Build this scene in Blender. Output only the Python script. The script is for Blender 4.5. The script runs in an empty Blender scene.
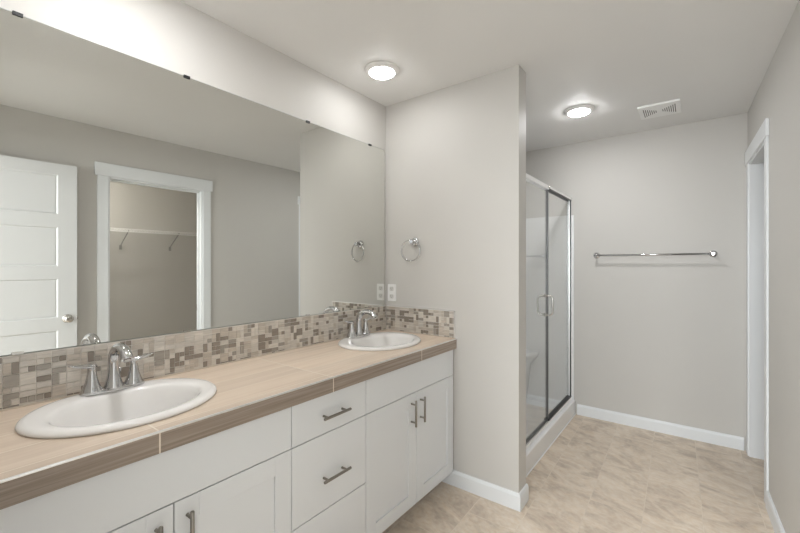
import bpy, bmesh, math, random
from mathutils import Vector, Matrix

# ------------------------------------------------------------------ camera, world, lights
scene = bpy.context.scene
col = scene.collection
PI = math.pi

cam_d = bpy.data.cameras.new('camera')
cam = bpy.data.objects.new('camera', cam_d); col.objects.link(cam)
cam_d.sensor_fit = 'HORIZONTAL'; cam_d.sensor_width = 36.0
cam_d.lens = 36.0 * 387.93 / 800.0
cam_d.shift_y = -(266.5 - 264.72) / 800.0
cam_d.clip_start = 0.02
cam.location = (1.70, 0.0, 1.343)
cam.rotation_euler = (PI/2, 0, math.radians(37.047))
scene.camera = cam

vs = scene.view_settings
scene.display_settings.display_device = 'sRGB'
vs.view_transform = 'Standard'; vs.look = 'None'; vs.gamma = 1.0; vs.use_curve_mapping = False
vs.exposure = 1.20

world = bpy.data.worlds.new('world'); scene.world = world
world.use_nodes = True
world.node_tree.nodes['Background'].inputs[0].default_value = (0.9, 0.95, 1.0, 1)
world.node_tree.nodes['Background'].inputs[1].default_value = 0.6

CLOSET_FILL_POWER = 105.0
VANITY_POWER = 23.5         # emission strength of the lit discs over the counter
SHOWER_POWER = 72.0        # of the one in front of the shower
NEAR_POWER = 80.0          # and of the one above the near sink
# unseen fill light added in the bedroom behind the photographer, through the open doorway
bl = bpy.data.lights.new('bedroom_fill_light', 'AREA')
bl.shape = 'RECTANGLE'; bl.size = 2.2; bl.size_y = 1.7; bl.energy = 98; bl.color = (0.93, 0.97, 1.0)
blo = bpy.data.objects.new('bedroom_fill_light', bl); col.objects.link(blo)
blo.location = (1.2, -2.7, 1.75); blo.rotation_euler = (math.radians(58), 0, 0)

# ------------------------------------------------------------------ dimensions (metres)
H = 2.44                    # ceiling
YP = 2.088                  # face of the partition beside the vanity
XE = 0.939                  # end of the partition
YF = 3.744                  # far wall
XW = 2.015                  # right wall (turned slightly about its far corner)
PIV = Vector((XW, YF, 0)); TH = math.atan(0.025)
RZ = Matrix.Rotation(TH, 3, 'Z')
CT = 0.894                  # counter top

# ------------------------------------------------------------------ materials
def mat(name, color, rough=0.5, metal=0.0, spec=0.5, **kw):
    m = bpy.data.materials.new(name); m.use_nodes = True
    b = m.node_tree.nodes['Principled BSDF']
    b.inputs['Base Color'].default_value = (*color, 1)
    b.inputs['Roughness'].default_value = rough
    b.inputs['Metallic'].default_value = metal
    b.inputs['Specular IOR Level'].default_value = spec
    for k, v in kw.items(): b.inputs[k].default_value = v
    return m

def N(m, kind, **props):
    n = m.node_tree.nodes.new(kind)
    for k, v in props.items(): setattr(n, k, v)
    return n

def texcoord(m, scale=(1,1,1), rot=(0,0,0), loc=(0,0,0), obj=True):
    L = m.node_tree.links
    if obj:
        t = N(m, 'ShaderNodeTexCoord'); out = t.outputs['Object']
    else:
        t = N(m, 'ShaderNodeNewGeometry'); out = t.outputs['Position']
    mp = N(m, 'ShaderNodeMapping')
    mp.inputs['Scale'].default_value = scale; mp.inputs['Rotation'].default_value = rot
    mp.inputs['Location'].default_value = loc
    L.new(out, mp.inputs['Vector'])
    return mp.outputs['Vector']

def paint(name, color, rough=0.55, bump=0.06, scale=140, var=0.03):
    m = mat(name, color, rough, spec=0.35)
    L = m.node_tree.links; b = m.node_tree.nodes['Principled BSDF']
    v = texcoord(m, obj=False)
    n = N(m, 'ShaderNodeTexNoise'); n.inputs['Scale'].default_value = scale; n.inputs['Detail'].default_value = 2
    L.new(v, n.inputs['Vector'])
    bp = N(m, 'ShaderNodeBump'); bp.inputs['Strength'].default_value = bump; bp.inputs['Distance'].default_value = 0.002
    L.new(n.outputs['Fac'], bp.inputs['Height']); L.new(bp.outputs['Normal'], b.inputs['Normal'])
    n2 = N(m, 'ShaderNodeTexNoise'); n2.inputs['Scale'].default_value = 1.7; n2.inputs['Detail'].default_value = 3
    L.new(v, n2.inputs['Vector'])
    r = N(m, 'ShaderNodeMapRange'); r.inputs['To Min'].default_value = 1 - var; r.inputs['To Max'].default_value = 1 + var
    L.new(n2.outputs['Fac'], r.inputs['Value'])
    hs = N(m, 'ShaderNodeHueSaturation'); hs.inputs['Color'].default_value = (*color, 1)
    L.new(r.outputs['Result'], hs.inputs['Value']); L.new(hs.outputs['Color'], b.inputs['Base Color'])
    return m

def ramp(m, stops):
    r = N(m, 'ShaderNodeValToRGB'); e = r.color_ramp.elements
    while len(e) < len(stops): e.new(0.5)
    for el, (p, c) in zip(e, stops): el.position = p; el.color = (*c, 1)
    return r

M = {}
M['wall'] = paint('wall_paint', (0.625, 0.607, 0.573))
M['ceiling'] = paint('ceiling_paint', (0.83, 0.825, 0.81), bump=0.25, scale=70)
M['trim'] = paint('white_trim_paint', (0.83, 0.85, 0.86), rough=0.35, bump=0.01, var=0.01)
M['cabinet'] = paint('white_cabinet_lacquer', (0.80, 0.82, 0.835), rough=0.38, bump=0.008, var=0.01)
M['door'] = paint('white_door_paint', (0.73, 0.735, 0.73), rough=0.35, bump=0.01, var=0.01)
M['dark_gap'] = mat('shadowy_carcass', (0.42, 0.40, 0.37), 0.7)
M['chrome'] = mat('chrome', (0.60, 0.60, 0.605), 0.045, 1.0)
M['nickel'] = mat('brushed_nickel', (0.62, 0.60, 0.57), 0.22, 1.0)
M['pull'] = mat('dark_nickel_pull', (0.30, 0.28, 0.25), 0.32, 1.0)
M['dark_rail'] = mat('dark_anodised_rail', (0.16, 0.16, 0.16), 0.35, 1.0)
M['alu'] = mat('satin_aluminium', (0.90, 0.90, 0.89), 0.38, 1.0)
M['mirror'] = mat('mirror_silver', (0.77, 0.775, 0.745), 0.0, 1.0)
M['black'] = mat('black_gasket', (0.012, 0.012, 0.013), 0.4)
M['ceramic'] = mat('white_vitreous_china', (0.88, 0.86, 0.835), 0.08, 0.0, 0.5)
M['acrylic'] = mat('white_acrylic', (0.925, 0.93, 0.93), 0.22)
M['plastic'] = mat('white_plastic', (0.90, 0.895, 0.88), 0.35)
M['grout'] = mat('tile_grout', (0.80, 0.765, 0.705), 0.8)
M['wire'] = mat('white_vinyl_wire', (0.92, 0.915, 0.90), 0.4)
M['brace'] = mat('grey_shelf_brace', (0.36, 0.355, 0.34), 0.4)
M['slot'] = mat('dark_slot', (0.16, 0.15, 0.145), 0.7)

def emit(name, color, s):
    m = bpy.data.materials.new(name); m.use_nodes = True
    t = m.node_tree; t.nodes.clear()
    e = t.nodes.new('ShaderNodeEmission'); o = t.nodes.new('ShaderNodeOutputMaterial')
    e.inputs[0].default_value = (*color, 1); e.inputs[1].default_value = s
    t.links.new(e.outputs[0], o.inputs[0]); return m
M['lamp'] = emit('lit_diffuser', (0.985, 0.99, 1.0), VANITY_POWER)
M['lamp_bright'] = emit('bright_lit_diffuser', (0.985, 0.99, 1.0), SHOWER_POWER)

def glass_mat():
    m = bpy.data.materials.new('clear_shower_glass'); m.use_nodes = True
    t = m.node_tree; t.nodes.clear(); L = t.links
    tr = t.nodes.new('ShaderNodeBsdfTransparent'); tr.inputs[0].default_value = (0.985, 0.993, 0.992, 1)
    gl = t.nodes.new('ShaderNodeBsdfGlossy'); gl.inputs['Roughness'].default_value = 0.0
    gl.inputs[0].default_value = (1, 1, 1, 1)
    fr = t.nodes.new('ShaderNodeFresnel'); gm = t.nodes.new('ShaderNodeNewGeometry'); mr_ = t.nodes.new('ShaderNodeMapRange'); mr_.inputs['To Min'].default_value = 1.5; mr_.inputs['To Max'].default_value = 1/1.5; L.new(gm.outputs['Backfacing'], mr_.inputs['Value']); L.new(mr_.outputs['Result'], fr.inputs['IOR'])
    mx = t.nodes.new('ShaderNodeMixShader'); o = t.nodes.new('ShaderNodeOutputMaterial')
    L.new(fr.outputs[0], mx.inputs[0]); L.new(tr.outputs[0], mx.inputs[1]); L.new(gl.outputs[0], mx.inputs[2])
    L.new(mx.outputs[0], o.inputs[0]); return m
M['glass'] = glass_mat()

def floor_mat():
    m = mat('stone_look_floor_tile', (0.5, 0.42, 0.33), 0.42, spec=0.4)
    L = m.node_tree.links; b = m.node_tree.nodes['Principled BSDF']
    # tile length along world y -> brick x ; columns along world x -> brick rows
    v = texcoord(m, rot=(0, 0, -PI/2 - TH), loc=(-0.10, 0.0, 0), obj=False)
    sep = N(m, 'ShaderNodeSeparateXYZ'); L.new(v, sep.inputs[0])
    br = N(m, 'ShaderNodeTexBrick', offset=0.5, offset_frequency=2, squash=1.0)
    br.inputs['Scale'].default_value = 1.0; br.inputs['Brick Width'].default_value = 0.51
    br.inputs['Row Height'].default_value = 0.258; br.inputs['Mortar Size'].default_value = 0.0022
    br.inputs['Mortar Smooth'].default_value = 0.3; br.inputs['Bias'].default_value = 0.0
    br.inputs['Color1'].default_value = (0.0, 0, 0, 1); br.inputs['Color2'].default_value = (1, 1, 1, 1)
    br.inputs['Mortar'].default_value = (0.5, 0.5, 0.5, 1)
    mv = N(m, 'ShaderNodeMapping'); mv.inputs['Location'].default_value = FLOOR_SHIFT
    L.new(v, mv.inputs['Vector']); L.new(mv.outputs[0], br.inputs['Vector'])
    # each tile takes its own slice of the veining
    off = N(m, 'ShaderNodeVectorMath', operation='MULTIPLY'); off.inputs[1].default_value = (3.0, 3.0, 9.0)
    L.new(br.outputs['Color'], off.inputs[0])
    rot_ = texcoord(m, rot=(0, 0, 0.42), obj=False)
    sc_ = N(m, 'ShaderNodeMapping'); sc_.inputs['Scale'].default_value = (3.6, 5.6, 4.0); L.new(rot_, sc_.inputs['Vector']); base = sc_.outputs[0]
    add = N(m, 'ShaderNodeVectorMath', operation='ADD'); L.new(base, add.inputs[0]); L.new(off.outputs[0], add.inputs[1])
    n1 = N(m, 'ShaderNodeTexNoise'); n1.inputs['Scale'].default_value = 1.0; n1.inputs['Detail'].default_value = 7
    n1.inputs['Roughness'].default_value = 0.62; n1.inputs['Distortion'].default_value = 1.5
    L.new(add.outputs[0], n1.inputs['Vector'])
    r1 = ramp(m, [(0.26, (0.49, 0.405, 0.32)), (0.42, (0.64, 0.535, 0.43)), (0.52, (0.73, 0.62, 0.50)),
                  (0.63, (0.80, 0.69, 0.57)), (0.80, (0.86, 0.76, 0.64))])
    L.new(n1.outputs['Fac'], r1.inputs['Fac'])
    n2 = N(m, 'ShaderNodeTexNoise'); n2.inputs['Scale'].default_value = 9.0; n2.inputs['Detail'].default_value = 5
    L.new(add.outputs[0], n2.inputs['Vector'])
    mx0 = N(m, 'ShaderNodeMixRGB', blend_type='OVERLAY'); mx0.inputs[0].default_value = 0.35
    L.new(r1.outputs[0], mx0.inputs[1]); L.new(n2.outputs['Fac'], mx0.inputs[2])
    # grout lines: paler along the columns
    mx = N(m, 'ShaderNodeMixRGB'); mx.inputs[2].default_value = (0.80, 0.71, 0.60, 1)
    fm = N(m, 'ShaderNodeMath', operation='MULTIPLY'); fm.inputs[1].default_value = 0.45
    L.new(br.outputs['Fac'], fm.inputs[0]); L.new(fm.outputs[0], mx.inputs[0])
    L.new(mx0.outputs[0], mx.inputs[1]); L.new(mx.outputs[0], b.inputs['Base Color'])
    bp = N(m, 'ShaderNodeBump', invert=True); bp.inputs['Strength'].default_value = 0.35; bp.inputs['Distance'].default_value = 0.003
    L.new(br.outputs['Fac'], bp.inputs['Height']); L.new(bp.outputs['Normal'], b.inputs['Normal'])
    return m
FLOOR_SHIFT = (0.0, 0.0, 0.0)
M['floor'] = floor_mat()

def woodtile(name, stops, grain=(38, 1.6, 38), rows=True):
    m = mat(name, (0.5, 0.4, 0.3), 0.32, spec=0.45)
    L = m.node_tree.links; b = m.node_tree.nodes['Principled BSDF']
    v = texcoord(m, scale=grain, obj=False)
    n = N(m, 'ShaderNodeTexNoise'); n.inputs['Scale'].default_value = 1.0; n.inputs['Detail'].default_value = 6
    n.inputs['Roughness'].default_value = 0.6; n.inputs['Distortion'].default_value = 0.4
    L.new(v, n.inputs['Vector'])
    r = ramp(m, stops); L.new(n.outputs['Fac'], r.inputs['Fac'])
    def cell(sock, start, pitch):
        a = N(m, 'ShaderNodeMath', operation='SUBTRACT'); L.new(sock, a.inputs[0]); a.inputs[1].default_value = start
        d = N(m, 'ShaderNodeMath', operation='DIVIDE'); L.new(a.outputs[0], d.inputs[0]); d.inputs[1].default_value = pitch
        f = N(m, 'ShaderNodeMath', operation='FLOOR'); L.new(d.outputs[0], f.inputs[0]); return f.outputs[0]
    # joints every 0.632 m along the run, plank lines every 0.1275 m across
    p = N(m, 'ShaderNodeNewGeometry'); s = N(m, 'ShaderNodeSeparateXYZ'); L.new(p.outputs['Position'], s.inputs[0])
    def line(sock, start, pitch, width):
        a = N(m, 'ShaderNodeMath', operation='SUBTRACT'); L.new(sock, a.inputs[0]); a.inputs[1].default_value = start - pitch*20
        w = N(m, 'ShaderNodeMath', operation='MODULO'); L.new(a.outputs[0], w.inputs[0]); w.inputs[1].default_value = pitch
        c = N(m, 'ShaderNodeMath', operation='LESS_THAN'); L.new(w.outputs[0], c.inputs[0]); c.inputs[1].default_value = width
        return c.outputs[0]
    cb = N(m, 'ShaderNodeCombineXYZ'); L.new(cell(s.outputs['X'], 0.0, 0.1275), cb.inputs[0]); L.new(cell(s.outputs['Y'], 0.443, 0.632), cb.inputs[1])
    wn = N(m, 'ShaderNodeTexWhiteNoise'); L.new(cb.outputs[0], wn.inputs['Vector'])
    mr2 = N(m, 'ShaderNodeMapRange'); mr2.inputs['To Min'].default_value = 0.90; mr2.inputs['To Max'].default_value = 1.07; L.new(wn.outputs['Value'], mr2.inputs['Value'])
    hs2 = N(m, 'ShaderNodeHueSaturation'); L.new(r.outputs[0], hs2.inputs['Color']); L.new(mr2.outputs['Result'], hs2.inputs['Value'])
    j1 = line(s.outputs['Y'], 0.442, 0.632, 0.0042)
    mx = N(m, 'ShaderNodeMixRGB'); mx.inputs[2].default_value = (0.86, 0.77, 0.66, 1)
    L.new(j1, mx.inputs[0]); L.new(hs2.outputs['Color'], mx.inputs[1])
    out = mx.outputs[0]
    if rows:
        j2 = line(s.outputs['X'], -0.001, 0.1275, 0.0036)
        f = N(m, 'ShaderNodeMath', operation='MULTIPLY'); f.inputs[1].default_value = 0.8; L.new(j2, f.inputs[0])
        m2 = N(m, 'ShaderNodeMixRGB'); m2.inputs[2].default_value = (0.86, 0.77, 0.65, 1)
        L.new(f.outputs[0], m2.inputs[0]); L.new(out, m2.inputs[1]); out = m2.outputs[0]
    L.new(out, b.inputs['Base Color'])
    return m
M['counter'] = woodtile('lit_wood_look_tile', [(0.25, (0.66, 0.525, 0.41)), (0.5, (0.76, 0.625, 0.50)), (0.75, (0.83, 0.70, 0.575))])  # edge tile again, its paler tones stand for stronger light from above
M['edge'] = woodtile('brown_wood_look_edge_tile', [(0.25, (0.24, 0.188, 0.148)), (0.5, (0.37, 0.30, 0.245)), (0.75, (0.50, 0.42, 0.35))], grain=(38, 2.2, 130), rows=False)

def mosaic(name, c, rough, var):
    m = mat(name, c, rough, spec=0.5)
    L = m.node_tree.links; b = m.node_tree.nodes['Principled BSDF']
    v = texcoord(m, scale=(20, 20, 160), obj=False)
    n = N(m, 'ShaderNodeTexNoise'); n.inputs['Scale'].default_value = 1.0; n.inputs['Detail'].default_value = 3
    L.new(v, n.inputs['Vector'])
    r = ramp(m, [(0.3, tuple(x*(1-var) for x in c)), (0.7, tuple(min(1, x*(1+var)) for x in c))])
    L.new(n.outputs['Fac'], r.inputs['Fac']); L.new(r.outputs[0], b.inputs['Base Color'])
    return m
MOS = [mosaic('mosaic_cream_stone', (0.70, 0.65, 0.58), 0.4, 0.12),
       mosaic('mosaic_tan_stone', (0.56, 0.50, 0.43), 0.4, 0.16),
       mosaic('mosaic_greige_stone', (0.62, 0.575, 0.515), 0.35, 0.12),
       mosaic('mosaic_brown_glass', (0.29, 0.25, 0.21), 0.12, 0.08),
       mosaic('mosaic_taupe_glass', (0.38, 0.345, 0.30), 0.12, 0.08)]

# ------------------------------------------------------------------ mesh builders
class MB:
    """Collects shapes in world coordinates; build() links them as one mesh object."""
    def __init__(self): self.bm = bmesh.new()
    def box(self, x0, x1, y0, y1, z0, z1, mi=0, bev=0.0, seg=2):
        b2 = bmesh.new()
        bmesh.ops.create_cube(b2, size=1)
        for v in b2.verts:
            v.co = ((x0+x1)/2 + v.co.x*(x1-x0), (y0+y1)/2 + v.co.y*(y1-y0), (z0+z1)/2 + v.co.z*(z1-z0))
        if bev: bmesh.ops.bevel(b2, geom=list(b2.edges), offset=bev, segments=seg, profile=0.5, affect='EDGES')
        return self.add(b2, mi)
    def add(self, b2, mi=0, smooth=None):
        vm = {}
        for v in b2.verts: vm[v] = self.bm.verts.new(v.co)
        for f in b2.faces:
            try: nf = self.bm.faces.new([vm[v] for v in f.verts])
            except ValueError: continue
            nf.material_index = mi; nf.smooth = f.smooth if smooth is None else smooth
        b2.free(); return self
    def rings(self, rings, mi=0, cap0=True, cap1=True, closed=True):
        """skin a list of rings (each a list of points)"""
        bm = self.bm; R = [[bm.verts.new(p) for p in r] for r in rings]; n = len(R[0])
        for a, b in zip(R, R[1:]):
            for i in range(n if closed else n-1):
                j = (i+1) % n
                f = bm.faces.new((a[i], a[j], b[j], b[i])); f.smooth = True; f.material_index = mi
        if cap0: f = bm.faces.new(list(reversed(R[0]))); f.material_index = mi
        if cap1: f = bm.faces.new(R[-1]); f.material_index = mi
        return self
    def lathe(self, c, axis, prof, n=32, mi=0, cap0=True, cap1=True):
        """prof: list of (radius, distance along axis)"""
        c = Vector(c); a = Vector(axis).normalized()
        u = a.orthogonal().normalized(); w = a.cross(u)
        return self.rings([[c + a*d + (u*math.cos(2*PI*i/n) + w*math.sin(2*PI*i/n))*max(r, 1e-5) for i in range(n)] for r, d in prof], mi, cap0, cap1)
    def tube(self, pts, radii, n=12, mi=0, closed=False, flat=1.0, up=(0,0,1)):
        pts = [Vector(p) for p in pts]; k = len(pts)
        if not hasattr(radii, '__len__'): radii = [radii]*k
        if not hasattr(flat, '__len__'): flat = [flat]*k
        rr = []; prev = None
        for i, p in enumerate(pts):
            if closed: t = pts[(i+1) % k] - pts[i-1]
            else: t = pts[min(i+1, k-1)] - pts[max(i-1, 0)]
            t.normalize()
            u = Vector(up) - t*t.dot(Vector(up)) if prev is None else prev - t*t.dot(prev)
            if u.length < 1e-4: u = t.orthogonal()
            u.normalize(); prev = u; w = t.cross(u)
            rr.append([p + u*math.cos(2*PI*j/n)*radii[i]*flat[i] + w*math.sin(2*PI*j/n)*radii[i] for j in range(n)])
        if closed: rr.append(rr[0]); 
        self.rings(rr, mi, not closed, not closed)
        if closed: bmesh.ops.remove_doubles(self.bm, verts=list(self.bm.verts), dist=1e-6)
        return self
    def build(self, name, mats, parent=None, origin=None, right=False, normals=True):
        """origin: world point of the object's own origin. right=True: belongs to the turned right wall."""
        bm = self.bm
        if normals: bmesh.ops.recalc_face_normals(bm, faces=list(bm.faces))
        if parent is not None: o_ = Vector(parent['_o'])
        else: o_ = Vector(origin if origin is not None else (0, 0, 0))
        bmesh.ops.translate(bm, verts=list(bm.verts), vec=-o_)
        me = bpy.data.meshes.new(name); bm.to_mesh(me); bm.free()
        for m in (mats if isinstance(mats, (list, tuple)) else [mats]): me.materials.append(m)
        ob = bpy.data.objects.new(name, me); col.objects.link(ob)
        if parent is not None: ob.parent = parent
        else: place(ob, o_, right)
        ob['_o'] = o_
        return ob

def place(ob, o_, right):
    o_ = Vector(o_)
    if right:
        ob.location = PIV + RZ @ (o_ - PIV); ob.rotation_euler = (0, 0, TH)
    else: ob.location = o_

def thing(name, label, cat, origin, group=None, right=False):
    e = bpy.data.objects.new(name, None); col.objects.link(e)
    e.empty_display_size = 0.1; place(e, origin, right)
    e['_o'] = Vector(origin); e['label'] = label; e['category'] = cat
    if group: e['group'] = group
    return e
def tag(o, label, cat, group=None):
    o['label'] = label; o['category'] = cat
    if group: o['group'] = group
    return o
def struct(o, label=None, cat=None):
    o['kind'] = 'structure'
    if label: o['label'] = label
    if cat: o['category'] = cat
    return o
def smooth(o, angle=35):
    for p in o.data.polygons: p.use_smooth = True
    try: o.data.set_sharp_from_angle(angle=math.radians(angle))
    except Exception: pass
    return o

# ------------------------------------------------------------------ room shell
T = 0.115
TR = 0.095
def S(name, boxes, m, label, cat, right=False, origin=(0,0,0), bev=0.0):
    b = MB()
    for q in boxes: b.box(*q, bev=bev)
    return struct(b.build(name, M[m], origin=origin, right=right), label, cat)

S('floor', [(-T, 3.3, -0.11, YF+T, -0.10, 0.0)], 'floor', 'beige stone look tile floor of the bathroom', 'floor')
S('ceiling', [(-T, 3.3, -0.11, YF+T, H, H+0.1)], 'ceiling', 'flat pale grey ceiling with two lit downlights', 'ceiling')
S('wall_left', [(-T, 0, -0.07, YF+T, 0, H)], 'wall', 'grey wall behind the long mirror and the vanity', 'wall')
S('wall_far', [(0, 3.3, YF, YF+T, 0, H)], 'wall', 'far grey wall carrying the towel bar', 'wall')
S('wall_partition', [(0, XE, YP, YP+T, 0, H)], 'wall', 'short grey wall between vanity and shower with the towel ring', 'wall')
# back wall, with the doorway the photographer stands in
S('wall_back', [(0, 1.13, -0.07, 0.045, 0, H), (1.965, 2.088, -0.07, 0.045, 0, H), (1.13, 1.965, -0.07, 0.045, 2.09, H)], 'wall', 'grey wall behind the camera around the entrance doorway', 'wall')
# right wall with the closet doorway and the far doorway (local frame, then turned)
CY0, CY1, CZ = 1.072, 1.832, 2.06        # closet opening
DY0, DY1, DZ = 3.005, 3.655, 2.06        # far doorway
S('wall_right', [(XW, XW+TR, 0.05, CY0, 0, H), (XW, XW+TR, CY1, DY0, 0, H), (XW, XW+TR, DY1, YF, 0, H),
                 (XW, XW+TR, CY0, CY1, CZ, H), (XW, XW+TR, DY0, DY1, DZ, H)], 'wall',
  'grey wall on the right and in the mirror with two doorways', 'wall', True, PIV)
XB = 2.93                                 # closet back wall
S('wall_closet', [(XB, XB+0.1, 0.55, 2.62, 0, H), (XW+TR, XB, 0.55, 0.65, 0, H), (XW+TR, XB+0.1, 2.52, 2.62, 0, H)], 'wall',
  'dim grey walls inside the closet seen in the mirror', 'wall', True, PIV)
S('wall_toilet_room', [(3.1, 3.2, 2.64, YF-0.03, 0, H), (XW+TR, 3.1, 2.64, 2.74, 0, H)], 'wall', 'grey walls of the side room beyond the far doorway', 'wall', True, PIV)
# bedroom the photographer's doorway opens from
b = MB()
b.box(-1.2, 3.4, -3.0, -0.07, -0.10, -0.001)
struct(b.build('floor_bedroom', mat('bedroom_carpet', (0.70, 0.66, 0.61), 0.9)), 'beige bedroom floor behind the camera', 'floor')
S('ceiling_bedroom', [(-1.2, 3.4, -3.0, -0.11, H, H+0.1)], 'ceiling', 'pale bedroom ceiling behind the camera', 'ceiling')
S('wall_bedroom', [(-1.3, -1.2, -3.0, -0.07, 0, H), (3.4, 3.5, -3.0, -0.07, 0, H), (-1.2, -T, -0.17, -0.07, 0, H), (2.088, 3.4, -0.17, -0.07, 0, H)], 'wall', 'grey bedroom walls behind the camera', 'wall')

# ---- trims around the doorways
def casing(name, y0, y1, z1, label, w=0.072, t=0.012, hh=0.105, jamb=True, right=True, full=True):
    b = MB(); x0, x1 = XW-t, XW
    b.box(x0, x1, y0-w+0.006, y0+0.006, 0, z1+0.004, bev=0.002)
    if full: b.box(x0, x1, y1-0.006, y1+w-0.006, 0, z1+0.004, bev=0.002)
    b.box(x0-0.006, x1, y0-w-0.010, min(y1+w+0.010, YF-0.002), z1+0.002, z1+hh, bev=0.003)
    return struct(b.build(name, M['trim'], origin=PIV, right=True), label, 'door trim')
casing('trim_1', CY0, CY1, CZ-0.008, 'white casing around the closet doorway in the mirror')
casing('trim_2', DY0, DY1, DZ-0.008, 'white casing around the doorway at the far right', hh=0.10, t=0.010)
def jamb(name, y0, y1, z1, label, stops=True):
    b = MB(); a, c = XW-0.002, XW+TR+0.002
    b.box(a, c, y0, y0+0.018, 0, z1); b.box(a, c, y1-0.018, y1, 0, z1); b.box(a, c, y0+0.018, y1-0.018, z1-0.018, z1)
    # door stops
    if stops: b.box(XW+0.04, XW+0.07, y0+0.018, y0+0.028, 0, z1-0.018); b.box(XW+0.04, XW+0.07, y1-0.028, y1-0.018, 0, z1-0.018)
    if stops: b.box(XW+0.04, XW+0.07, y0+0.028, y1-0.028, z1-0.028, z1-0.018)
    o = b.build(name, M['trim'], origin=PIV, right=True)
    return struct(o, label, 'door jamb')
J1 = jamb('trim_3', CY0, CY1, CZ, 'white jamb lining the closet doorway')
jamb('trim_4', DY0, DY1, DZ, 'white jamb lining the doorway at the far right', False)
for z in (0.25, 1.11, 1.80):
    b = MB(); b.box(XW+0.071, XW+0.094, CY0+0.016, CY0+0.021, z-0.045, z+0.045)
    b.lathe((XW+0.098, CY0+0.022, z-0.045), (0,0,1), [(0.006, 0), (0.006, 0.09)], 10)
    b.build('hinge', M['nickel'], J1)
b = MB(); b.box(XW+0.071, XW+0.095, CY1-0.021, CY1-0.016, 0.90, 0.96); b.build('strike_plate', M['nickel'], J1)
# entrance doorway trim behind the camera
b = MB()
b.box(1.063, 1.130, 0.045, 0.061, 0, 2.09, bev=0.002); b.box(1.055, 1.965, 0.045, 0.064, 2.09, 2.19, bev=0.002)
b.box(1.130, 1.148, -0.072, 0.047, 0, 2.09); b.box(1.947, 1.965, -0.072, 0.047, 0, 2.09); b.box(1.148, 1.947, -0.072, 0.047, 2.072, 2.09)
struct(b.build('trim_5', M['trim']), 'white trim of the entrance doorway behind the camera', 'door trim')

# ---- baseboards (profiled)
def baseboard(b, p0, p1, nrm, h=0.092, t=0.014, m0=0, m1=0):
    """board along p0->p1 whose back lies on the wall; nrm points into the room; m0/m1: mitre (extra length per unit depth)"""
    p0 = Vector((*p0, 0)); p1 = Vector((*p1, 0)); n = Vector((*nrm, 0)); d = (p1-p0).normalized()
    prof = [(0, 0.0), (t, 0.0), (t, h-0.016), (t-0.004, h-0.006), (t-0.008, h), (0, h)]
    r0 = [p0 - d*m0*q + n*q + Vector((0,0,z)) for q, z in prof]; r1 = [p1 + d*m1*q + n*q + Vector((0,0,z)) for q, z in prof]
    b.rings([r0, r1])
    for f in b.bm.faces: f.smooth = False
b = MB(); baseboard(b, (0.458, YP), (XE, YP), (0, -1), m1=1); baseboard(b, (XE, YP), (XE, YP+T+0.005), (1, 0), m0=1)
struct(b.build('baseboard_partition', M['trim']), 'white baseboard around the foot of the short wall', 'baseboard')
b = MB(); baseboard(b, (0.872, YF), (XW-0.02, YF), (0, -1))
struct(b.build('baseboard_far', M['trim']), 'white baseboard along the far wall', 'baseboard')
b = MB(); baseboard(b, (XW, CY1+0.068), (XW, DY0-0.068), (-1, 0)); baseboard(b, (XW, 0.07), (XW, CY0-0.068), (-1, 0))
struct(b.build('baseboard_right', M['trim'], origin=PIV, right=True), 'white baseboard along the right wall', 'baseboard')

# ------------------------------------------------------------------ vanity cabinets
XC, XF = 0.518, 0.538
Z0, Z1, ZD1, ZD2 = 0.085, 0.834, 0.6745, 0.3725
G = 0.0016
def slab(b, y0, y1, z0, z1): b.box(XC+0.001, XF, y0+G, y1-G, z0+G, z1-G, bev=0.0018)
def shaker(y0, y1, z0, z1, st=0.068):
    b = MB(); y0 += G; y1 -= G; z0 += G; z1 -= G
    b.box(XC+0.001, XF, y0, y0+st, z0, z1, bev=0.0014); b.box(XC+0.001, XF, y1-st, y1, z0, z1, bev=0.0014)
    b.box(XC+0.001, XF, y0+st, y1-st, z0, z0+st, bev=0.0014); b.box(XC+0.001, XF, y0+st, y1-st, z1-st, z1, bev=0.0014)
    b.box(XC+0.003, XF-0.007, y0+st-0.008, y1-st+0.008, z0+st-0.008, z1-st+0.008)
    return b
def pull(parent, y, z, vertical, L=0.145):
    d = Vector((0,0,1)) if vertical else Vector((0,1,0)); c = Vector((XF+0.030, y, z)); b = MB()
    b.lathe(c - d*L/2, d, [(0.0045, 0), (0.0058, 0.0015), (0.0058, L-0.0015), (0.0045, L)], 14)
    for s in (-1, 1):
        q = c + d*s*L*0.345
        b.lathe((XF-0.0005, q.y, q.z), (1,0,0), [(0.0052, 0), (0.0045, 0.004), (0.0045, 0.030)], 12)
    o = b.build('handle', M['pull'], parent); o['label'] = 'dark nickel bar handle'; return o
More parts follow.
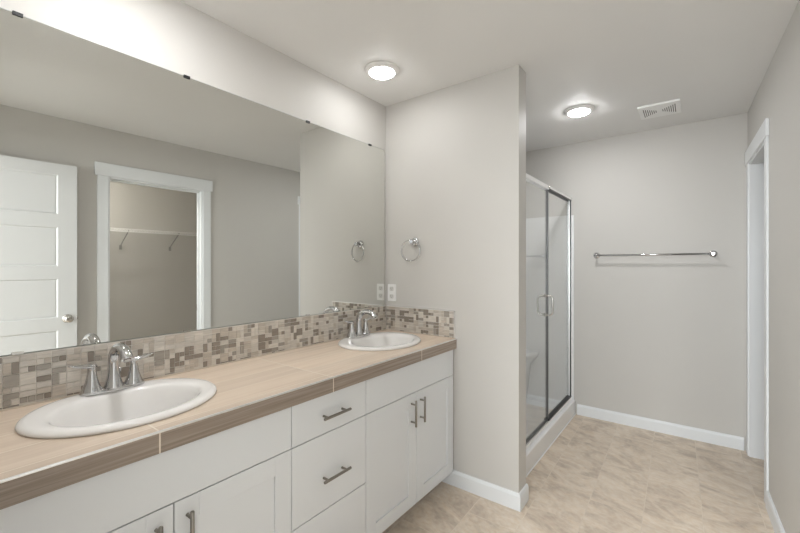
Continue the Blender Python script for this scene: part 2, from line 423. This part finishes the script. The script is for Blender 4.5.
def cabinet(name, label, y0, y1, kind):
    t = thing(name, label, 'cabinet', (0.27, (y0+y1)/2, 0), 'white vanity cabinets')
    b = MB(); q = 0.016; a, c = y0+0.0005, y1-0.0005
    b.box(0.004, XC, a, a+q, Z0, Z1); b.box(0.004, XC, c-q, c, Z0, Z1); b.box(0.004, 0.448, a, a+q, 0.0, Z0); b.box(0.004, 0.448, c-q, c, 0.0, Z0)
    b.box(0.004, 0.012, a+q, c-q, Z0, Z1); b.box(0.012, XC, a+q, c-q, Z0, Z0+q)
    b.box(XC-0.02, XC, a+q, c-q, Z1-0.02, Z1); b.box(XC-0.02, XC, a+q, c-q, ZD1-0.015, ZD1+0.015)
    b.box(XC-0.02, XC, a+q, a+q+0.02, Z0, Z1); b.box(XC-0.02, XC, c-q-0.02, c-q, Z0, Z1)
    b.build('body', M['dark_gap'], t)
    b = MB(); b.box(0.4485, 0.455, a, c, 0.0, Z0-0.001); b.build('toe_kick', M['cabinet'], t)
    if kind == 'sink':
        b = MB(); slab(b, y0, y1, ZD1, Z1); b.build('false_front', M['cabinet'], t)
        ym = (y0+y1)/2
        for p, r, s in ((y0, ym, 1), (ym, y1, -1)):
            d = shaker(p, r, Z0, ZD1).build('door', M['cabinet'], t)
            pull(d, (ym - 0.046) if s > 0 else ym + 0.036, 0.577, True, 0.134)
    else:
        for z0, z1 in ((ZD1, Z1), (ZD2, ZD1), (Z0, ZD2)):
            b = MB(); slab(b, y0, y1, z0, z1); d = b.build('drawer', M['cabinet'], t)
            pull(d, (y0+y1)/2 + 0.002, {ZD1: 0.746, ZD2: 0.502, Z0: 0.215}[z0], False)
    return t
YA, YB, YC, YD = 0.087, 0.887, 1.288, 2.078
for (n, l, a, c, k) in (('sink_cabinet', 'white vanity cabinet under the nearest sink, two doors below a blank panel', YA, YB, 'sink'),
                        ('drawer_cabinet', 'white stack of three drawers between the two sink cabinets', YB, YC, 'drawer'),
                        ('sink_cabinet', 'white vanity cabinet under the far sink beside the short wall', YC, YD, 'sink')):
    cabinet(n, l, a, c, k)

# ------------------------------------------------------------------ countertop
SINKS = [(0.258, 0.470), (0.250, 1.732)]
SA, SB = 0.262, 0.222
ct = thing('countertop', 'long wood look tiled vanity top with brown front edge', 'countertop', (0.28, 1.08, Z1))
XT = 0.549
b = MB(); bm = b.bm
def counter_zone(x0, x1, y0, y1, hole=None):
    for (z, flip) in ((CT, False),):
        if hole is None:
            vs_ = [bm.verts.new(p) for p in ((x0,y0,z),(x1,y0,z),(x1,y1,z),(x0,y1,z))]; bm.faces.new(vs_); continue
        cx_, cy_ = hole; n = 64; inn, out, low = [], [], []
        corners = [math.atan2(yy-cy_, xx-cx_) for xx in (x0, x1) for yy in (y0, y1)]
        angs = sorted([2*PI*i/n - PI for i in range(n)] + corners)
        for a in angs:
            ca, sa = math.cos(a), math.sin(a)
            t1 = min(((x1-cx_)/ca if ca > 1e-9 else (x0-cx_)/ca if ca < -1e-9 else 9), ((y1-cy_)/sa if sa > 1e-9 else (y0-cy_)/sa if sa < -1e-9 else 9))
            e = 1/math.sqrt((ca/(SB-0.022))**2 + (sa/(SA-0.022))**2)
            inn.append(bm.verts.new((cx_+ca*e, cy_+sa*e, z))); out.append(bm.verts.new((cx_+ca*t1, cy_+sa*t1, z)))
            low.append(bm.verts.new((cx_+ca*e, cy_+sa*e, z-0.03)))
        k = len(angs)
        for i in range(k):
            j = (i+1) % k
            bm.faces.new((inn[i], out[i], out[j], inn[j])); bm.faces.new((inn[i], inn[j], low[j], low[i]))
y0c, y1c = 0.062, YP-0.001
counter_zone(0.002, XT, y0c, 0.80, SINKS[0]); counter_zone(0.002, XT, 0.80, 1.42); counter_zone(0.002, XT, 1.42, y1c, SINKS[1])
b.box(0.002, XT, y0c, 0.17, CT-0.03, CT-0.0005); 
b.build('tile_top', M['counter'], ct)
b = MB(); b.box(XT-0.014, XT+0.006, y0c, y1c, Z1+0.001, CT-0.004); e = b.build('front_edge', M['edge'], ct); e['label'] = 'brown tile front edge, same tile as the top'
b = MB(); b.box(XT-0.0005, XT+0.0075, y0c, y1c, CT-0.0045, CT+0.001, bev=0.0018, seg=3); e = b.build('metal_trim', M['alu'], ct); e['label'] = 'thin bright metal edge strip'
b = MB(); b.box(0.002, 0.0135, y0c, y1c, CT-0.001, CT+0.0045, bev=0.001); b.box(0.0135, 0.545, y1c-0.0105, y1c, CT-0.001, CT+0.0045, bev=0.001)
b.build('caulk_line', mat('cream_caulk', (0.66, 0.58, 0.48), 0.6), ct)

# ------------------------------------------------------------------ mosaic backsplash
BT = 1.060
def mosaic_field(u0, u1, z0, z1, put, seed):
    rnd = random.Random(seed); p = 0.0382; g = 0.0021
    nu = int(math.ceil((u1-u0)/p))
    def piece(a, c, d, e):
        a, c, d, e = max(a, u0)+g/2, min(c, u1)-g/2, max(d, z0)+g/2, min(e, z1)-g/2
        if c-a < 0.002 or e-d < 0.002: return
        w = rnd.random(); small = (c-a)*(e-d) < 0.0005
        mi = (3 if w < .30 else 4 if w < .48 else 0 if w < .66 else 1 if w < .83 else 2) if small else (3 if w < .08 else 4 if w < .22 else 0 if w < .38 else 1 if w < .66 else 2)
        put(a, c, d, e, mi)
    for i in range(nu):
        ua = u0 + i*p; z = z1 + (rnd.choice((0, 0.0191)) )
        while z > z0:
            zb = z - p; um, zm = ua+p/2, z-p/2; k = rnd.random()
            if k < .24: piece(ua, ua+p, zb, z)
            elif k < .44: piece(ua, um, zb, z); piece(um, ua+p, zb, z)
            elif k < .66: piece(ua, ua+p, zb, zm); piece(ua, ua+p, zm, z)
            elif k < .82: piece(ua, um, zb, zm); piece(um, ua+p, zb, zm); piece(ua, ua+p, zm, z)
            elif k < .92: piece(ua, um, zb, z); piece(um, ua+p, zb, zm); piece(um, ua+p, zm, z)
            else: piece(ua, ua+p, zb, zm); piece(ua, um, zm, z); piece(um, ua+p, zm, z)
            z = zb
bs = thing('backsplash', 'brown and beige mosaic tile backsplash strip below the mirror', 'backsplash', (0.005, 1.08, CT), 'mosaic backsplash strips')
b = MB(); b.box(0.0005, 0.0075, y0c, y1c, CT+0.0005, BT); b.build('grout_bed', M['grout'], bs)
b = MB(); mosaic_field(y0c, y1c-0.0115, CT+0.005, BT-0.002, lambda a, c, d, e, mi: b.box(0.0075, 0.0100, a, c, d, e, mi), 5)
b.build('mosaic_tiles', MOS, bs)
bs = thing('backsplash', 'brown and beige mosaic tile strip on the short wall beside the far sink', 'backsplash', (0.28, YP, CT), 'mosaic backsplash strips')
XS = 0.543
b = MB(); b.box(0.011, XS, YP-0.0075, YP-0.0005, CT+0.0005, BT); b.build('grout_bed', M['grout'], bs)
b = MB(); mosaic_field(0.0125, XS-0.004, CT+0.005, BT-0.002, lambda a, c, d, e, mi: b.box(a, c, YP-0.0100, YP-0.0075, d, e, mi), 11)
b.build('mosaic_tiles', MOS, bs)
b = MB(); b.box(XS-0.003, XS+0.001, YP-0.0112, YP-0.0004, CT+0.0005, BT+0.001); b.box(0.012, XS+0.001, YP-0.0112, YP-0.0004, BT-0.0015, BT+0.0015); b.build('metal_trim', M['alu'], bs)

# ------------------------------------------------------------------ sinks
def make_sink(c, label):
    t = thing('sink', label, 'sink', (c[0], c[1], CT), 'oval drop-in sinks')
    n = 72; OX = 0.030                      # the bowl opening sits forward of the rim's centre
    # (a along y, b along x, centre shift, z)
    prof = [(SA-0.004, SB-0.004, 0, CT+0.0006), (SA, SB, 0, CT+0.004), (SA-0.002, SB-0.002, 0, CT+0.010), (SA-0.009, SB-0.009, 0, CT+0.0155), (SA-0.020, SB-0.020, 0, CT+0.0175),
            (SA-0.036, SB-0.034, .008, CT+0.0172), (SA-0.052, SB-0.050, .018, CT+0.0165), (0.203, 0.163, .023, CT+0.0145), (0.196, 0.156, .024, CT+0.008), (0.190, 0.149, .025, CT-0.006),
            (0.184, 0.142, OX, CT-0.035), (0.175, 0.133, OX, CT-0.070), (0.160, 0.120, OX, CT-0.094), (0.132, 0.096, OX, CT-0.108), (0.07, 0.050, OX, CT-0.116), (0.024, 0.024, OX-.01, CT-0.119)]
    b = MB(); b.rings([[(c[0]+s+B*math.cos(2*PI*i/n), c[1]+A*math.sin(2*PI*i/n), z) for i in range(n)] for A, B, s, z in prof], cap0=False, cap1=True)
    bowl = b.build('basin', M['ceramic'], t)
    b = MB(); b.lathe((c[0]+OX-.01, c[1], CT-0.1195), (0,0,1), [(0.023, 0.0), (0.023, 0.003), (0.019, 0.0045), (0.017, 0.003), (0.015, 0.003), (0.014, 0.009), (0.004, 0.0115)], 28)
    d = b.build('drain', M['chrome'], t); d['label'] = 'chrome drain stopper'
    return t
make_sink(SINKS[0], 'large oval white sink in the near half of the counter')
make_sink(SINKS[1], 'oval white sink near the short wall with the towel ring')

def make_faucet(c, label):
    x, y = c; z = CT + 0.0165
    t = thing('faucet', label, 'faucet', (x, y, z), 'chrome lever faucets')
    # deck plate
    b = MB(); n = 40; r = []
    for k, dz in ((1, 0), (1.0, 0.006), (0.93, 0.011), (0.75, 0.013)):
        ring = []
        for i in range(n):
            a = 2*PI*i/n; ca, sa = math.cos(a), math.sin(a)
            ring.append((x + 0.030*k*(abs(ca)**0.8)*(1 if ca > 0 else -1), y + (0.094-0.030*(1-k))*(abs(sa)**0.55)*(1 if sa > 0 else -1), z+dz))
        r.append(ring)
    b.rings(r); b.build('base_plate', M['chrome'], t)
    for s in (-1, 1):
        b = MB(); hy = y + s*0.061
        b.lathe((x, hy, z+0.008), (0,0,1), [(0.0315, 0), (0.0305, 0.004), (0.0255, 0.014), (0.0195, 0.030), (0.0150, 0.048), (0.0125, 0.066), (0.0125, 0.080), (0.0135, 0.086), (0.012, 0.090), (0.004, 0.0915)], 28)
        h = b.build('handle', M['chrome'], t)
        b = MB(); zt = z + 0.094
        pts = [(x-.004, hy - s*0.010, zt-0.004), (x, hy+s*0.004, zt-0.001), (x+.002, hy+s*0.022, zt+0.002), (x+.004, hy+s*0.034, zt+0.0035), (x+.006, hy+s*0.048, zt+0.007), (x+.009, hy+s*0.061, zt+0.011)]
        b.tube(pts, [0.0125, 0.0145, 0.0130, 0.0118, 0.0105, 0.0065], 16, flat=[0.6, 0.62, 0.58, 0.52, 0.46, 0.4])
        b.build('lever', M['chrome'], h)
    # spout : flared foot, arched neck, open mouth
    b = MB()
    pts = []; rad = []; fl = []
    for h_, q_ in ((0.008, 0.0315), (0.012, 0.0305), (0.020, 0.0270), (0.030, 0.0235), (0.042, 0.0205), (0.055, 0.0184), (0.068, 0.0172), (0.082, 0.0167)):
        pts.append((x, y, z+h_)); rad.append(q_); fl.append(1.0)
    for i in range(0, 23):
        a = PI - i*(PI*0.86/22); R = 0.068
        pts.append((x+R+R*math.cos(a), y, z+0.096+R*0.86*math.sin(a))); rad.append(0.0165 - 0.0012*i/22 + 0.0030*max(0, (i-14)/8)); fl.append(1.0 - 0.16*i/22)
    b.tube(pts, rad, 28, flat=fl, up=(1,0,0))
    sp = b.build('spout', M['chrome'], t)
    p = Vector(pts[-1]); d = (Vector(pts[-1])-Vector(pts[-2])).normalized()
    b = MB(); b.lathe(p + d*0.0002, d, [(0.0105, 0), (0.0105, 0.004), (0.009, 0.004)], 20); b.build('aerator', M['nickel'], sp)
    b = MB(); b.lathe((x-0.0255, y+0.026, z+0.004), (0,0,1), [(0.0035, 0), (0.0035, 0.045), (0.006, 0.050), (0.007, 0.058), (0.004, 0.063)], 14); b.build('lift_rod', M['chrome'], t)
    return t
make_faucet((0.094, SINKS[0][1]+0.006), 'chrome two lever faucet on the near sink')
make_faucet((0.090, SINKS[1][1]-0.012), 'chrome two lever faucet on the far sink')

# ------------------------------------------------------------------ mirror
mr = thing('mirror', 'long frameless wall mirror above the vanity', 'mirror', (0.005, 1.06, 1.062))
MZ0, MZ1, MY0, MY1 = 1.0625, 2.131, 0.066, 2.062
b = MB(); b.box(0.002, 0.0075, MY0, MY1, MZ0, MZ1); b.build('backing', mat('mirror_edge', (0.30, 0.33, 0.31), 0.3), mr)
b = MB(); b.box(0.0075, 0.008, MY0+0.0015, MY1-0.0015, MZ0+0.0015, MZ1-0.0015); b.build('glass', M['mirror'], mr)
for y in (0.249, 0.759, 1.400, 1.914):
    b = MB(); b.box(0.001, 0.0125, y-0.012, y+0.012, MZ1+0.0003, MZ1+0.0035); b.box(0.0095, 0.0125, y-0.012, y+0.012, MZ1-0.007, MZ1+0.0003)
    o = b.build('clip', M['black'], mr); o['label'] = 'small dark mirror clip'
    b = MB(); b.box(0.0083, 0.0115, y-0.014, y+0.014, MZ0-0.0015, MZ0+0.007, bev=0.0008)
    o = b.build('clip', M['nickel'], mr); o['label'] = 'small metal clip at the lower edge'

# ------------------------------------------------------------------ outlet
ot = thing('outlet', 'white double power outlet on the short wall above the backsplash', 'outlet', (0.057, YP, 1.152))
b = MB(); b.box(0.022, 0.092, YP-0.006, YP-0.0003, 1.095, 1.210, bev=0.0022); b.build('cover_plate', M['plastic'], ot)
for z in (1.1265, 1.1785):
    b = MB(); n = 24; ring = lambda k, yy: [(0.057+max(-.0165, min(.0165, .0205*k*math.cos(2*PI*i/n))), yy, z+max(-.0145, min(.0145, .0185*k*math.sin(2*PI*i/n)))) for i in range(n)]
    b.rings([ring(1, YP-0.0055), ring(1, YP-0.0075), ring(.95, YP-0.0080)]); r_ = b.build('receptacle', mat('outlet_face', (0.70, 0.69, 0.66), 0.4), ot)
    b = MB(); b.box(0.0495, 0.0515, YP-0.0084, YP-0.0078, z-0.001, z+0.008); b.box(0.0625, 0.0642, YP-0.0084, YP-0.0078, z, z+0.0075)
    b.lathe((0.057, YP-0.0084, z-0.0075), (0,1,0), [(0.0022, 0), (0.0022, 0.0006)], 10); b.build('slots', M['slot'], r_)
b = MB(); b.lathe((0.057, YP-0.0062, 1.1525), (0,-1,0), [(0.003, 0), (0.0025, 0.0012)], 12); b.build('screw', M['plastic'], ot)

# ------------------------------------------------------------------ towel ring
tr = thing('towel_ring', 'chrome towel ring hanging on the short wall above the outlet', 'towel ring', (0.252, YP, 1.49))
cx_, cz_ = 0.252, 1.492
b = MB(); b.lathe((cx_, YP-0.0003, cz_), (0,-1,0), [(0.028, 0), (0.028, 0.007), (0.023, 0.012), (0.014, 0.014)], 32); b.build('wall_mount', M['chrome'], tr)
b = MB(); b.lathe((cx_, YP-0.012, cz_), (0,-1,0), [(0.0125, 0), (0.0115, 0.010), (0.0115, 0.022), (0.0150, 0.026), (0.0150, 0.038), (0.012, 0.042)], 24); b.build('post', M['chrome'], tr)
b = MB(); R = 0.067
rc = Vector((cx_-0.010, YP-0.042, cz_-0.058)); ux = Vector((0.988, 0.155, 0)); uz = Vector((0.0, 0, 1))
b.tube([rc + ux*R*math.cos(2*PI*i/56) + uz*R*math.sin(2*PI*i/56) for i in range(56)], 0.0048, 10, closed=True, up=(0,1,0)); b.build('ring', M['chrome'], tr)

# ------------------------------------------------------------------ towel bar on the far wall
tb = thing('towel_bar', 'long chrome towel bar on the far wall', 'towel bar', (1.42, YF, 1.42))
zb, yb = 1.424, YF-0.062
for x in (1.030, 1.822):
    b = MB(); b.lathe((x, YF-0.0003, zb), (0,-1,0), [(0.0255, 0), (0.0255, 0.006), (0.020, 0.011), (0.011, 0.014)], 32); mnt = b.build('wall_mount', M['chrome'], tb)
    b = MB(); b.lathe((x, YF-0.013, zb), (0,-1,0), [(0.0105, 0), (0.0095, 0.014), (0.0095, 0.036), (0.0135, 0.040), (0.0135, 0.056), (0.010, 0.060)], 24); b.build('post', M['chrome'], mnt)
b = MB(); b.lathe((1.030, yb, zb), (1,0,0), [(0.0078, 0), (0.0078, 0.792)], 20); b.build('bar', M['chrome'], tb)

# ------------------------------------------------------------------ downlights
def downlight(x, y, label, m='lamp'):
    t = thing('downlight', label, 'ceiling light', (x, y, H), 'round ceiling downlights')
    b = MB(); b.lathe((x, y, H-0.0003), (0,0,-1), [(0.098, 0), (0.098, 0.003), (0.095, 0.008), (0.084, 0.014), (0.073, 0.018), (0.069, 0.0175), (0.0675, 0.013)], 56, cap1=False); b.build('trim_ring', M['plastic'], t)
    b = MB(); b.lathe((x, y, H-0.0135), (0,0,-1), [(0.0680, 0), (0.0680, 0.0075), (0.062, 0.0115), (0.03, 0.0140), (0.0, 0.0145)], 56, cap1=False); o = b.build('diffuser', M[m], t); o['label'] = 'glowing round diffuser'
downlight(0.302, 1.683, 'lit round downlight over the far sink')
downlight(1.056, 2.960, 'lit round downlight in front of the shower', 'lamp_bright')
M['lamp_near'] = emit('near_lit_diffuser', (0.985, 0.99, 1.0), NEAR_POWER)
downlight(0.46, 0.520, 'lit round downlight above the near sink, just out of frame', 'lamp_near')
M['lamp_closet_fill'] = emit('closet_fill_diffuser', (1.0, 0.975, 0.93), CLOSET_FILL_POWER)  # unseen lamp added to brighten the closet walls
c_ = PIV + RZ @ (Vector((2.25, 0.80, 0)) - PIV)
downlight(c_.x, c_.y, 'round ceiling light added to brighten the closet, out of frame', 'lamp_closet_fill')

# ------------------------------------------------------------------ ceiling vent
vt = thing('ceiling_vent', 'white slotted fan grille on the ceiling near the far wall', 'vent', (1.513, 3.307, H))
x0, x1, y0, y1 = 1.392, 1.634, 3.145, 3.405
b = MB()
b.box(x0, x1, y0, y1, H-0.016, H-0.0003, bev=0.005, seg=3); body = b.build('grille', mat('bright_white_plastic', (0.94, 0.94, 0.93), 0.3), vt)
xm, ym = (x0+x1)/2, (y0+y1)/2
for s in (-1, 1):
    for k in range(7):
        xs = xm + s*(0.020 + k*0.0118); hl = 0.022 + k*0.0105
        b = MB(); b.box(xs-0.0024, xs+0.0024, ym-hl, ym+hl, H-0.0166, H-0.0150); b.build('slot', M['slot'], vt)

# ------------------------------------------------------------------ shower
sb = thing('shower_stall', 'walk in shower with white panels and framed clear glass doors behind the short wall', 'shower', (0.43, 2.97, 0))
SX0, SX1, SY0, SY1 = 0.003, 0.856, YP+T+0.002, YF-0.002
b = MB()
b.box(SX0, SX1-0.09, SY0, SY1, 0, 0.055); b.build('shower_pan', M['acrylic'], sb)
b = MB(); b.box(SX1-0.092, SX1, SY0, SY1, 0, 0.130, bev=0.010, seg=4); b.build('curb', M['acrylic'], sb)
b = MB(); b.box(SX1-0.002, SX1+0.006, SY0, SY1, 0, 0.006, bev=0.002); b.build('caulk_line', M['plastic'], sb)
b = MB(); b.lathe((0.42, 2.97, 0.0552), (0,0,1), [(0.045, 0), (0.043, 0.003), (0.0, 0.003)], 28); b.build('drain', M['chrome'], sb)
ss = sb
ST = 1.790
b = MB(); b.box(SX0, 0.016, SY0, SY1, 0.056, ST, bev=0.002); b.build('back_panel', M['acrylic'], ss)
b = MB(); b.box(0.016, SX1-0.012, SY1-0.014, SY1, 0.056, ST, bev=0.002); b.box(SX1-0.034, SX1-0.014, SY1-0.010, SY1, 0.131, ST, bev=0.003); b.build('side_panel', M['acrylic'], ss)
b = MB(); b.box(0.016, SX1-0.012, SY0, SY0+0.014, 0.056, ST, bev=0.002); b.build('side_panel', M['acrylic'], ss)
b = MB(); n = 20; cx0, cy0 = 0.0165, SY1-0.0145
def arc(R, z): return [(cx0, cy0, z)] + [(cx0 + R*1.35*math.cos(-PI/2*i/n), cy0 + R*math.sin(-PI/2*i/n), z) for i in range(n+1)]
b.rings([arc(0.30, 0.056), arc(0.33, 0.40), arc(0.375, 0.47), arc(0.385, 0.49), arc(0.385, 0.512), arc(0.375, 0.522)]); b.build('corner_seat', M['acrylic'], ss)

XG = 0.810                  # plane of the glass
FZ0, FZ1, FY0, FY1 = 0.1305, 1.945, YP+T+0.0025, YF-0.0165
sd = sb
def fr(y0, y1, z0, z1, name, d=0.016, m='alu'):
    b = MB(); b.box(XG-d, XG+d, y0, y1, z0, z1, bev=0.003); return b.build(name, M[m], sd)
fr(FY0, FY1, FZ1-0.020, FZ1, 'header', 0.017); fr(FY0, FY1, FZ0, FZ0+0.024, 'sill_track', 0.018)
fr(FY0, FY0+0.024, FZ0+0.024, FZ1-0.020, 'wall_jamb'); fr(FY1-0.024, FY1, FZ0+0.024, FZ1-0.020, 'wall_jamb')
YM = 3.045; GZ0, GZ1 = FZ0+0.026, FZ1-0.022
def door(y0, y1, gx, edge):
    b = MB(); b.box(gx-0.003, gx+0.003, y0, y1, GZ0, GZ1); g = b.build('glass_panel', M['glass'], sd); g['label'] = 'clear glass pane'
    b = MB(); w = 0.010; q = 0.0188
    if edge:
        b.box(gx-q, gx+q, y0-w, y1+w, GZ1-w, GZ1+0.0015); b.box(gx-q, gx+q, y0-w, y1+w, GZ0-0.0015, GZ0+w)
        b.box(gx+0.010, gx+q, y1-0.006, y1+0.004, GZ0+w, GZ1-w)
        o = b.build('gasket', M['black'], g); o['label'] = 'black rubber gasket'
        b = MB(); b.box(gx-0.009, gx+0.009, y0-0.007, y0+0.007, GZ0+w, GZ1-w); b.build('edge_rail', M['dark_rail'], g)
    else:
        b.box(gx-0.009, gx+0.009, y0, y1, GZ0-0.0015, GZ0+0.010); o = b.build('drip_rail', M['dark_rail'], g)
        b = MB(); b.box(gx-q, gx+q, y0, y1, GZ1-0.010, GZ1+0.0015); b.build('top_rail', M['alu'], g)
    return g
gl = door(FY0+0.026, YM-0.010, XG, False); gr = door(YM, FY1-0.026, XG, True)
def dpull(parent, side, yy):
    b = MB(); zc, hh, dd = 1.037, 0.072, 0.055; s = side
    pts = [(XG+s*0.0045, yy, zc-hh)]
    for i in range(7): a = PI/2*i/6; pts.append((XG+s*(dd-0.03+0.03*math.sin(a)), yy, zc-hh+0.03-0.03*math.cos(a)))
    for i in range(7): a = PI/2*i/6; pts.append((XG+s*(dd-0.03+0.03*math.cos(a)), yy, zc+hh-0.03+0.03*math.sin(a)))
    pts.append((XG+s*0.0045, yy, zc+hh))
    b.tube(pts, 0.0075, 14, up=(0,1,0))
    for sz in (-1, 1): b.lathe((XG+s*0.0033, yy, zc+sz*hh), (s,0,0), [(0.0115, 0), (0.0115, 0.006), (0.008, 0.008)], 18)
    o = b.build('handle', M['nickel'], parent); o['label'] = 'curved chrome pull'; return o
dpull(gl, 1, YM-0.045); dpull(gl, -1, YM-0.045)
b = MB(); b.lathe((XG+0.016, YM-0.012, FZ1-0.012), (1,0,0), [(0.010, 0), (0.010, 0.005), (0.007, 0.008)], 18); b.build('pivot_cap', M['nickel'], sd)

# ------------------------------------------------------------------ entrance door folded back against the right wall
LX1, LX0 = XW-0.040, XW-0.075
LY0, LY1, LZ0, LZ1 = 0.070, 0.866, 0.012, 2.080
dr = struct(thing('door_1', 'white five panel door standing open in the mirror', 'door', ((LX0+LX1)/2, LY0, LZ0), right=True))
b = MB(); sw = 0.108
tops = [1.998, 1.617, 1.240, 0.863, 0.486]; ph = 0.285
b.box(LX0, LX1, LY0, LY0+sw, LZ0, LZ1); b.box(LX0, LX1, LY1-sw, LY1, LZ0, LZ1)
prev = LZ1
for tp in tops: b.box(LX0, LX1, LY0+sw, LY1-sw, tp, prev); prev = tp-ph
b.box(LX0, LX1, LY0+sw, LY1-sw, LZ0, prev)
b.build('stiles_and_rails', M['door'], dr)
for tp in tops:
    b = MB(); q = 0.018
    ya, yc, za, zc = LY0+sw, LY1-sw, tp-ph, tp
    for xs, dx in ((LX0, 1), (LX1, -1)):
        r0 = [(xs, ya, za), (xs, yc, za), (xs, yc, zc), (xs, ya, zc)]
        r1 = [(xs+dx*0.009, ya+q*.5, za+q*.5), (xs+dx*0.009, yc-q*.5, za+q*.5), (xs+dx*0.009, yc-q*.5, zc-q*.5), (xs+dx*0.009, ya+q*.5, zc-q*.5)]
        r2 = [(xs+dx*0.007, ya+q, za+q), (xs+dx*0.007, yc-q, za+q), (xs+dx*0.007, yc-q, zc-q), (xs+dx*0.007, ya+q, zc-q)]
        b.rings([r0, r1, r2], cap0=False, cap1=True)
    for f in b.bm.faces: f.smooth = False
    b.build('panel', M['door'], dr, normals=True)
KY, KZ = LY1-0.056, 0.945
b = MB(); b.lathe((LX0+0.0003, KY, KZ), (-1,0,0), [(0.032, 0), (0.032, 0.004), (0.027, 0.009), (0.012, 0.012), (0.010, 0.026), (0.018, 0.032), (0.026, 0.042), (0.027, 0.052), (0.022, 0.060), (0.010, 0.064), (0.0, 0.0645)], 32, cap1=False)
k = b.build('knob', M['nickel'], dr); k['label'] = 'satin metal door knob'
b = MB(); b.lathe((LX1-0.0003, KY, KZ), (1,0,0), [(0.032, 0), (0.032, 0.004), (0.010, 0.008), (0.010, 0.012), (0.024, 0.018), (0.026, 0.026), (0.018, 0.033), (0.0, 0.035)], 24, cap1=False); b.build('knob', M['nickel'], dr)
b = MB(); b.box(LX0+0.010, LX1-0.010, LY1-0.0003, LY1+0.009, KZ-0.010, KZ+0.010, bev=0.002); b.build('latch', M['nickel'], dr)
for z in (0.25, 1.05, 1.85):
    b = MB(); b.lathe((LX0-0.004, LY0-0.004, z-0.045), (0,0,1), [(0.006, 0), (0.006, 0.09)], 12); b.box(LX0-0.004, LX0+0.030, LY0-0.0018, LY0-0.0002, z-0.045, z+0.045); b.build('hinge', M['nickel'], dr)

# ------------------------------------------------------------------ closet wire shelf
ws = thing('wire_shelf', 'white wire shelf on slanted braces inside the closet in the mirror', 'shelf', (XB, 1.6, 1.69), right=True)
SZ = 1.693; XO = XB-0.255; ya, yc = 0.655, 2.515
b = MB()
for x, z, r in ((XO, SZ, 0.0036), (XO, SZ-0.027, 0.0042), (XB-0.15, SZ-0.004, 0.003), (XB-0.006, SZ-0.003, 0.003)):
    b.lathe((x, ya, z), (0,1,0), [(r, 0), (r, yc-ya)], 8)
y = ya + 0.012
while y < yc:
    b.tube([(XB-0.004, y, SZ), (XO, y, SZ+0.003), (XO-0.001, y, SZ-0.027)], 0.0016, 5, up=(0,1,0)); y += 0.0254
b.build('wire_deck', M['wire'], ws)
for y in (1.42, 1.885):
    b = MB(); b.tube([(XO+0.012, y, SZ-0.014), (XO+0.02, y, SZ-0.022), (XB-0.012, y, SZ-0.150), (XB-0.004, y, SZ-0.165)], [0.007, 0.007, 0.007, 0.006], 8, flat=0.55, up=(0,1,0))
    b.box(XB-0.006, XB-0.0005, y-0.012, y+0.012, SZ-0.195, SZ-0.150); b.build('brace', M['brace'], ws)

for o in scene.objects:
    if '_o' in o: del o['_o']
